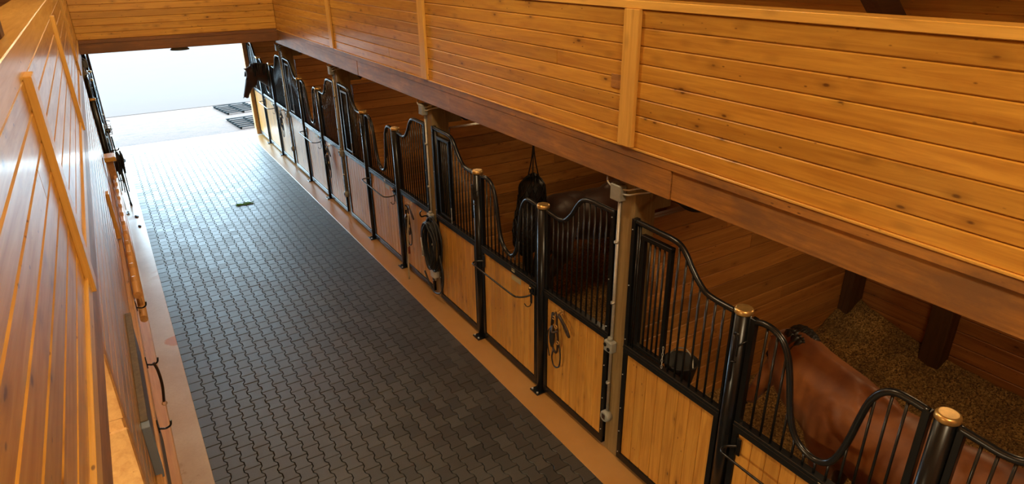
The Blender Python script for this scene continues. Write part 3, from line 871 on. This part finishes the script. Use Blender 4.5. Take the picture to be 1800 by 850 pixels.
# switch on the tack room wall
t = thing('light_switch', 'black switch plate on the pale yellow tack room boards', 'switch', (-.43, 3.469, 1.70))
bm = NB(); box(bm, -.045, .045, -.012, 0, -.045, .045, .004); obj('plate', bm, 'black', t)
bm = NB(); box(bm, -.022, .022, -.018, -.012, -.022, .022, .003); obj('rocker', bm, 'greybox', t)
bm = NB(); tube(bm, catmull([(.0, -.012, -.045), (.0, -.03, -.075), (.015, -.045, -.095), (.03, -.04, -.08)], 5), .008, 6); obj('hook', bm, 'black', t)
# notice board
t = thing('notice_board', 'dark notice board with blue-grey edge on the lower left wall', 'board', (XL, 4.95, .98))
bm = NB(); box(bm, .0, .035, -.78, .85, -.0, .46, .003); obj('panel', bm, 'slate', t)
bm = NB(); box(bm, .0, .05, -.86, -.78, -.55, .47, .004); obj('edge_strip', bm, 'blueboard', t, 'blue-grey upright strip')
bm = NB(); box(bm, .0, .045, -.79, .87, .455, .48, .003); obj('frame', bm, 'greyplate', t)
t = thing('notice_board', 'maroon padded panel below the dark notice board', 'board', (XL, 5.0, .56))
bm = NB(); box(bm, .0, .03, -.60, .55, -.28, .26, .008); obj('panel', bm, 'leather', t)
bm = NB(); box(bm, .0, .036, -.62, .57, .255, .275, .003); obj('frame', bm, 'greyplate', t)
# hooks
def wall_hook(y, label, strap=False):
    t = thing('wall_hook', label, 'hook', (-.245, y, .98), 'iron hooks on the left wall rail')
    bm = NB(); box(bm, 0, .008, -.02, .02, -.05, .05, .002); obj('hook_plate', bm, 'black', t)
    bm = NB(); tube(bm, catmull([(.006, 0, -.02), (.05, 0, -.035), (.085, 0, -.02), (.095, 0, .02)], 6), .008, 8); obj('prong', bm, 'black', t)
wall_hook(5.75, 'iron wall hook with a dark strap hanging from it')
wall_hook(6.95, 'bare iron wall hook halfway along the left rail')
wall_hook(4.75, 'iron wall hook nearest the camera on the left rail')
t = thing('strap', 'short dark strap hanging from the middle iron hook', 'strap', (-.19, 5.72, .95))
bm = NB(); tube(bm, catmull([(.0, 0, .03), (.018, -.02, -.05), (.02, -.03, -.2), (.0, -.04, -.36)], 6), .012, 6); obj('webbing', bm, 'leather', t)
bm = NB(); tube(bm, [(.0+.02*math.cos(a), -.04, -.38+.02*math.sin(a)) for a in [2*PI*i/10 for i in range(10)]], .004, 6, closed=True); obj('ring', bm, 'brass', t)

# ladder-like rack
t = thing('wall_rack', 'ladder-like rack of round wooden poles on the lower left wall', 'rack', (-.225, 7.0, .85))
for z in (-.06, .22):
    bm = NB(); cyl(bm, (0.02, 0, z), (0.02, 4.6, z), .038, 14); obj('pole', bm, 'log', t)
for i in range(12):
    y = .25+i*.375
    bm = NB(); cyl(bm, (.02, y, -.14), (.02, y+.08, .30), .020, 10); obj('rung', bm, 'log', t)
bm = NB(); box(bm, -.04, .055, 4.52, 4.66, -.3, .55, .006); obj('upright', bm, 'log', t)
bm = NB(); box(bm, -.06, .10, 4.42, 4.72, .53, .60, .006); obj('shelf', bm, 'trim_y', t)

# stall front on the left, beyond the boarded wall: copies facing the other way
YLC = 17.72
def left_copy(proto, label, dy=0):
    o = copy_tree(proto); o.location = (-.26, YLC+dy, 0); o.rotation_euler = (0, 0, PI); o['label'] = label
    return o
left_copy(protoA, 'narrow barred panel on the left beside the doorway')
left_copy(protoD, 'yoke stall door on the left side of the aisle')
left_copy(protoB, 'feed hatch panel on the left side of the aisle')
left_copy(protoA, 'narrow barred panel on the left at the end of the boarded wall', -PY)
for y, lb in ((YLC-1.125, 'black post on the left near the doorway'), (YLC-2.385, 'black post on the left, middle of three'), (YLC-PY-1.125, 'black post on the left at the end of the boarded wall')):
    o = copy_tree(hp); o.location = (-.26, y, 0); o.rotation_euler = (0, 0, PI); o['label'] = lb
o = copy_tree(post0); o.location = (-.27, YLC-PY, 0); o.rotation_euler = (0, 0, PI); o['label'] = 'timber post on the left side near the doorway'
bm = NB(); boards(bm, 'X', -3.6, .03, 13.0, YD, 0, 2.8, .145); boards(bm, 'Y', 13.0, -.03, -3.6, -.4, 0, 2.8, .145)
struct('wall_left_stall', bm, 'stall_y', 'inner walls of the stall on the left')
# grooming tack hung on the near left post
t = thing('tack_bundle', 'dense bundle of dark bridles hanging on the far left side', 'tack', (-.12, 13.4, .75))
rnd = random.Random(11)
for i in range(9):
    bm = NB(); y = rnd.uniform(-.16, .14); x = rnd.uniform(-.07, .06); w_ = rnd.uniform(.05, .09); h_ = rnd.uniform(.28, .42); z = rnd.uniform(.26, .36)
    tube(bm, catmull([(x, y, z), (x+.02, y-w_, z-.08), (x+.01, y-w_*1.1, z-h_*.6), (x, y-w_*.3, z-h_), (x-.01, y+w_*.7, z-h_*.7), (x, y+w_, z-.1), (x, y+.01, z)], 5), .016, 6)
    tube(bm, catmull([(x, y-w_, z-.15), (x+.05, y, z-.17), (x, y+w_, z-.15)], 5), .013, 6)
    obj('bridle', bm, 'leather' if i % 3 else 'rubber', t)
bm = NB(); tube(bm, catmull([(-.14, 0, .30), (-.05, 0, .34), (.04, 0, .34), (.06, 0, .38)], 5), .012, 6); obj('bracket', bm, 'black', t)
bm = NB()
for q in range(4): tube(bm, catmull([(-.05+.03*q, -.05, .1), (-.04+.03*q, -.03, -.2), (-.06+.035*q, -.0, -.42-.04*(q % 2))], 5), .009, 5)
obj('lead_straps', bm, 'leather', t)
t = thing('leaning_pole', 'thin dark pole leaning by the bridles on the left', 'pole', (-.10, 13.45, .006))
bm = NB(); cyl(bm, (0, 0, 0.0), (-.03, .35, 1.25), .014, 10); obj('shaft', bm, 'steel_green', t)
bm = NB(); cyl(bm, (0, 0, 0), (-.002, .02, .06), .02, 10); obj('tip', bm, 'rubber', t)
t = thing('wire_basket', 'small grey wire basket hanging above the bridles on the left', 'basket', (-.15, 13.4, 1.40))
bm = NB()
for z in (0, .07, .14): tube(bm, [(-.05, -.08, z), (.05, -.08, z), (.05, .08, z), (-.05, .08, z)], .005, 5, closed=True)
for x, y in ((-.05, -.08), (.05, -.08), (.05, .08), (-.05, .08), (0, -.08), (.05, 0)): tube(bm, [(x, y, 0), (x, y, .14)], .005, 5)
obj('wire_frame', bm, 'greybox', t)
bm = NB(); ball(bm, (0, 0, .05), (.04, .06, .05), 2); obj('content', bm, 'rubber', t)
for (x, y, r, lb) in ((-.06, 12.75, .05, 'larger dark hoof dropping on the pale left strip'), (-.05, 12.2, .04, 'smaller dark clod on the pale left strip')):
    bm = NB(); ball(bm, (x, y, .012), (r*.7, r*1.6, .018), 2); o = obj('dirt_clod', bm, 'leather'); tag(o, lb, 'dirt')

# ------------------------------------------------------------------ tack on the right panels
def halter(k, label, seed, dy=0., dz=0., simple=False):
    rnd = random.Random(seed)
    t = thing('halter', label, 'halter', (PX-.028, SY(k)+.76+dy, 1.13+dz), 'halters hung on the stall panels')
    bm = NB(); box(bm, -.006, 0, -.03, .03, -.02, .03, .002)
    for y in (-.02, .02): tube(bm, catmull([(-.005, y, 0), (-.05, y, -.015), (-.065, y, .0), (-.07, y, .03)], 5), .005, 6)
    obj('hook', bm, 'brass', t, 'double brass hook')
    bm = NB()
    tube(bm, catmull([(-.055, .02, .0), (-.05, .08, -.06), (-.045, .10, -.22), (-.05, .07, -.40), (-.05, .01, -.44), (-.055, -.02, -.3), (-.055, -.0, -.12), (-.055, .01, 0)], 6), .011, 6)
    tube(bm, catmull([(-.06, .06, -.16), (-.10, .02, -.20), (-.06, -.02, -.18)], 5), .010, 6)
    obj('crown_strap', bm, 'leather', t)
    bm = NB(); tube(bm, catmull([(-.05, -.02, .0), (-.075, -.10, -.01), (-.08, -.18, -.06), (-.075, -.22, -.13), (-.07, -.18, -.13), (-.065, -.08, -.04), (-.06, 0, -.01)], 6), .010, 6); obj('nose_strap', bm, 'leather', t)
    bm = NB(); ball(bm, (-.06, .07, -.28), (.028, .035, .13), 2); tube(bm, [(-.06, .07, -.14), (-.06, .06, -.02)], .016, 8); obj('padded_fleece', bm, 'rubber', t)
    bm = NB()
    tube(bm, catmull([(-.05, -.02, -.3), (-.055, -.06, -.42), (-.06, -.05, -.56), (-.06, .03, -.60), (-.06, .07, -.52), (-.055, .05, -.42)], 6), .0075, 6)
    tube(bm, catmull([(-.05, .10, -.2), (-.035, .17, -.28), (-.035, .18, -.42), (-.04, .14, -.55)], 6), .006, 6)
    obj('lead_rope', bm, 'rubber', t)
    bm = NB()
    for (y, z) in ((.04, -.06), (-.03, -.30), (.0, -.14)):
        tube(bm, [(-.068, y+.018*math.cos(a), z+.018*math.sin(a)) for a in [2*PI*i/10 for i in range(10)]], .004, 6, closed=True)
    obj('buckle', bm, 'brass', t)
    return t
halter(1, 'dark leather halter with looped lead on the nearest full panel', 1)
halter(2, 'halter with red strap hanging left of the coiled hose', 2, -.08)
halter(3, 'halter hanging on the panel beside the third timber post', 3, -.05)
halter(4, 'halter hanging on the panel beside the farthest timber post', 4, -.30, .05)
t = thing('lead_rope', 'pale rope hanging straight down to the concrete under a halter', 'rope', (PX-.13, SY(2)+.70, .006))
bm = NB(); tube(bm, catmull([(.03, -.06, 1.0), (.02, -.01, .7), (.0, .0, .35), (-.02, -.02, .014)], 8), .013, 8); obj('rope_length', bm, 'rope', t)
bm = NB(); tube(bm, [(.02, -.005, .50), (.018, -.005, .40)], .020, 8); obj('knot', bm, 'red', t)

# coiled hose at the second timber post
t = thing('coiled_hose', 'thick coil of black garden hose hung beside the second timber post', 'hose', (3.10, 7.0, .85))
bm = NB(); rnd = random.Random(5)
pts = []
for i in range(9*24):
    a = 2*PI*i/24; q = i/24
    ry = .215+.05*math.sin(q*2.3)+.012*rnd.random(); rz_ = .33+.035*math.sin(q*1.7+1)
    pts.append((-.012+.05*math.sin(q*1.9)+.012*math.sin(a*2+q), ry*math.sin(a)*(.82+.18*math.cos(a)), rz_*math.cos(a)-.02-.02*(q % 2)))
tube(bm, pts, .0125, 7)
obj('hose_coil', bm, 'rubber', t)
bm = NB(); tube(bm, catmull([(.0, -.20, -.1), (-.01, -.30, -.35), (.0, -.20, -.62), (.0, -.0, -.72), (0, .16, -.66), (0, .30, -.52)], 7), .0125, 7); obj('loose_loop', bm, 'rubber', t)
bm = NB(); tube(bm, catmull([(.07, .12, .28), (.0, .13, .33), (-.07, .12, .34), (-.085, .12, .39), (-.06, .12, .42)], 6), .010, 7); obj('hanger', bm, 'black', t)
bm = NB(); tube(bm, [(-.06, .20, .02), (-.07, .16, -.10), (-.075, .13, -.2)], [.012, .016, .02], 10); tube(bm, [(-.09, .12, -.2), (-.05, .17, -.22)], .012, 8); obj('spray_nozzle', bm, 'galv', t, 'metal spray nozzle')
t = thing('valve_cover', 'whitish plastic cover low on the timber post under the hose', 'valve cover', (3.195, 7.085, .42))
bm = NB(); box(bm, -.09, -.001, -.06, .06, -.11, .08, .015); obj('cover', bm, 'white', t)
bm = NB(); cyl(bm, (-.04, 0, -.11), (-.04, 0, -.16), .016, 10); obj('outlet', bm, 'galv', t)

# hay net
def hay_net(x, y, z, label):
    t = thing('hay_net', label, 'hay net', (x, y, z))
    rnd = random.Random(9)
    prof = [(0, .02), (-.03, .05), (-.09, .12), (-.25, .15), (-.50, .175), (-.75, .185), (-.95, .14), (-1.08, .05), (-1.10, .01)]
    bm = NB(); seg = 26; rings = []
    def rad(zz, a):
        for (z0, r0), (z1, r1) in zip(prof, prof[1:]):
            if z1 <= zz <= z0: r = r0+(r1-r0)*(z0-zz)/(z0-z1); break
        else: r = .02
        return r*(1+.22*noise.noise(Vector((math.cos(a)*1.6, math.sin(a)*1.6, zz*5)))+.1*math.sin(3*a+zz*6))
    def pt(zz, a, e=0): r = rad(zz, a)+e; return Vector((r*math.cos(a), r*math.sin(a)+.30*max(0, -zz-.2)*.6, zz))
    for i in range(34):
        zz = -1.09*i/33; rings.append([bm.verts.new(pt(zz, 2*PI*k/seg)) for k in range(seg)])
    for A_, B_ in zip(rings, rings[1:]):
        for k in range(seg):
            f = bm.faces.new((A_[k], A_[(k+1) % seg], B_[(k+1) % seg], B_[k])); f.smooth = True
    o = obj('hay', bm, 'mane', t)
    bm = NB()
    for s in (1, -1):
        for k in range(14):
            tube(bm, [pt(-.02-1.05*i/22, 2*PI*k/14+s*i*.16, .006) for i in range(23)], .0065, 4)
    obj('net', bm, 'rubber', t)
    bm = NB()
    for a in (0, 2, 4): tube(bm, catmull([(.07*math.cos(a), .07*math.sin(a), -.05), (.02*math.cos(a), .02*math.sin(a), .18), (0, 0, .40), (0, 0, .62)], 5), .008, 6)
    obj('cord', bm, 'rubber', t)
hay_net(3.86, 5.80, 1.97, 'dark full hay net hanging by a cord behind the second nearest door')

# pallets outside and green clippings
def pallet(x, y, rz, label):
    t = thing('pallet', label, 'pallet', (x, y, -.02), 'pallets outside the doorway', rz)
    for i in range(6):
        bm = NB(); box(bm, -.5, .5, -.62+i*.24, -.52+i*.24, .05, .065, .003); obj('slat', bm, 'oldwood', t)
    for x_ in (-.45, 0, .45):
        bm = NB(); box(bm, x_-.02, x_+.02, -.62, .70, 0, .05, .003); obj('bearer', bm, 'oldwood', t)
pallet(3.25, 21.4, .15, 'grey slatted pallet outside, farther of two by the right jamb')
pallet(3.25, 19.3, .1, 'grey slatted pallet outside, nearer of two by the right jamb')
bm = NB(); rnd = random.Random(8)
for i in range(60):
    x, y = rnd.gauss(0, .075), rnd.gauss(0, .035); a = rnd.uniform(-.6, .6); l = rnd.uniform(.02, .05)
    tube(bm, [(x-l*math.cos(a), y-l*math.sin(a), .004), (x, y, .014), (x+l*math.cos(a), y+l*math.sin(a), .004)], [.002, .006, .002], 4)
o = obj('grass_clippings', bm, 'green'); o.location = (1.70, 12.35, 0); tag(o, 'small patch of fresh green grass on the pavers', 'grass', kind='stuff')

bm = NB(); box(bm, -.44, -.305, 3.28, 3.42, 3.926, 8.6, .006)
struct('loft_post', bm, 'dark_z', 'brown upright post standing on the left parapet cap', 'post')

# ------------------------------------------------------------------ lights
def area(name, loc, size, power, col, rot=(0, 0, 0)):
    d = bpy.data.lights.new(name, 'AREA'); d.shape = 'SQUARE'; d.size = size; d.energy = power; d.color = col
    o = bpy.data.objects.new(name, d); o.location = loc; o.rotation_euler = rot; COL.objects.link(o); return o
WARM = (1.0, .82, .52)
for k in range(5):
    area('stall_fill', (4.9, SY(k)+1.78, 2.74), .35, (14, 8, 12, 14, 14)[k], (1.0, .66, .33))  # added warm fill under each stall ceiling, no fixture there
area('tack_room_lamp', (-1.5, 1.8, 2.7), .4, 170, (1.0, .84, .52))
for y in (-.8, 5.0, 11.0):
    d = bpy.data.lights.new('barn_lamp', 'POINT'); d.energy = 200 if y > 0 else 340; d.color = WARM; d.shadow_soft_size = .22
    o = bpy.data.objects.new('barn_lamp', d); o.location = (1.3, y, 5.9); COL.objects.link(o)
w = bpy.data.worlds.new('sky'); SC.world = w; w.use_nodes = True
wt = w.node_tree; bg = wt.nodes['Background']; bg.inputs[0].default_value = (.58, .83, 1.0, 1)
# overcast sky, much brighter low down in the direction the doorway faces
tc = wt.nodes.new('ShaderNodeTexCoord'); nv = wt.nodes.new('ShaderNodeVectorMath'); nv.operation = 'DOT_PRODUCT'
gd = Vector((-.15, 1.0, .30)).normalized(); nv.inputs[1].default_value = gd; wt.links.new(tc.outputs['Generated'], nv.inputs[0])
def wm(op, a, b):
    o = wt.nodes.new('ShaderNodeMath'); o.operation = op
    for i, v in enumerate((a, b)):
        if isinstance(v, (int, float)): o.inputs[i].default_value = v
        else: wt.links.new(v, o.inputs[i])
    return o.outputs[0]
g = wm('POWER', wm('MAXIMUM', nv.outputs['Value'], 0.0), 5.0)
wt.links.new(wm('ADD', wm('MULTIPLY', g, 10.0), 12.5), bg.inputs[1])
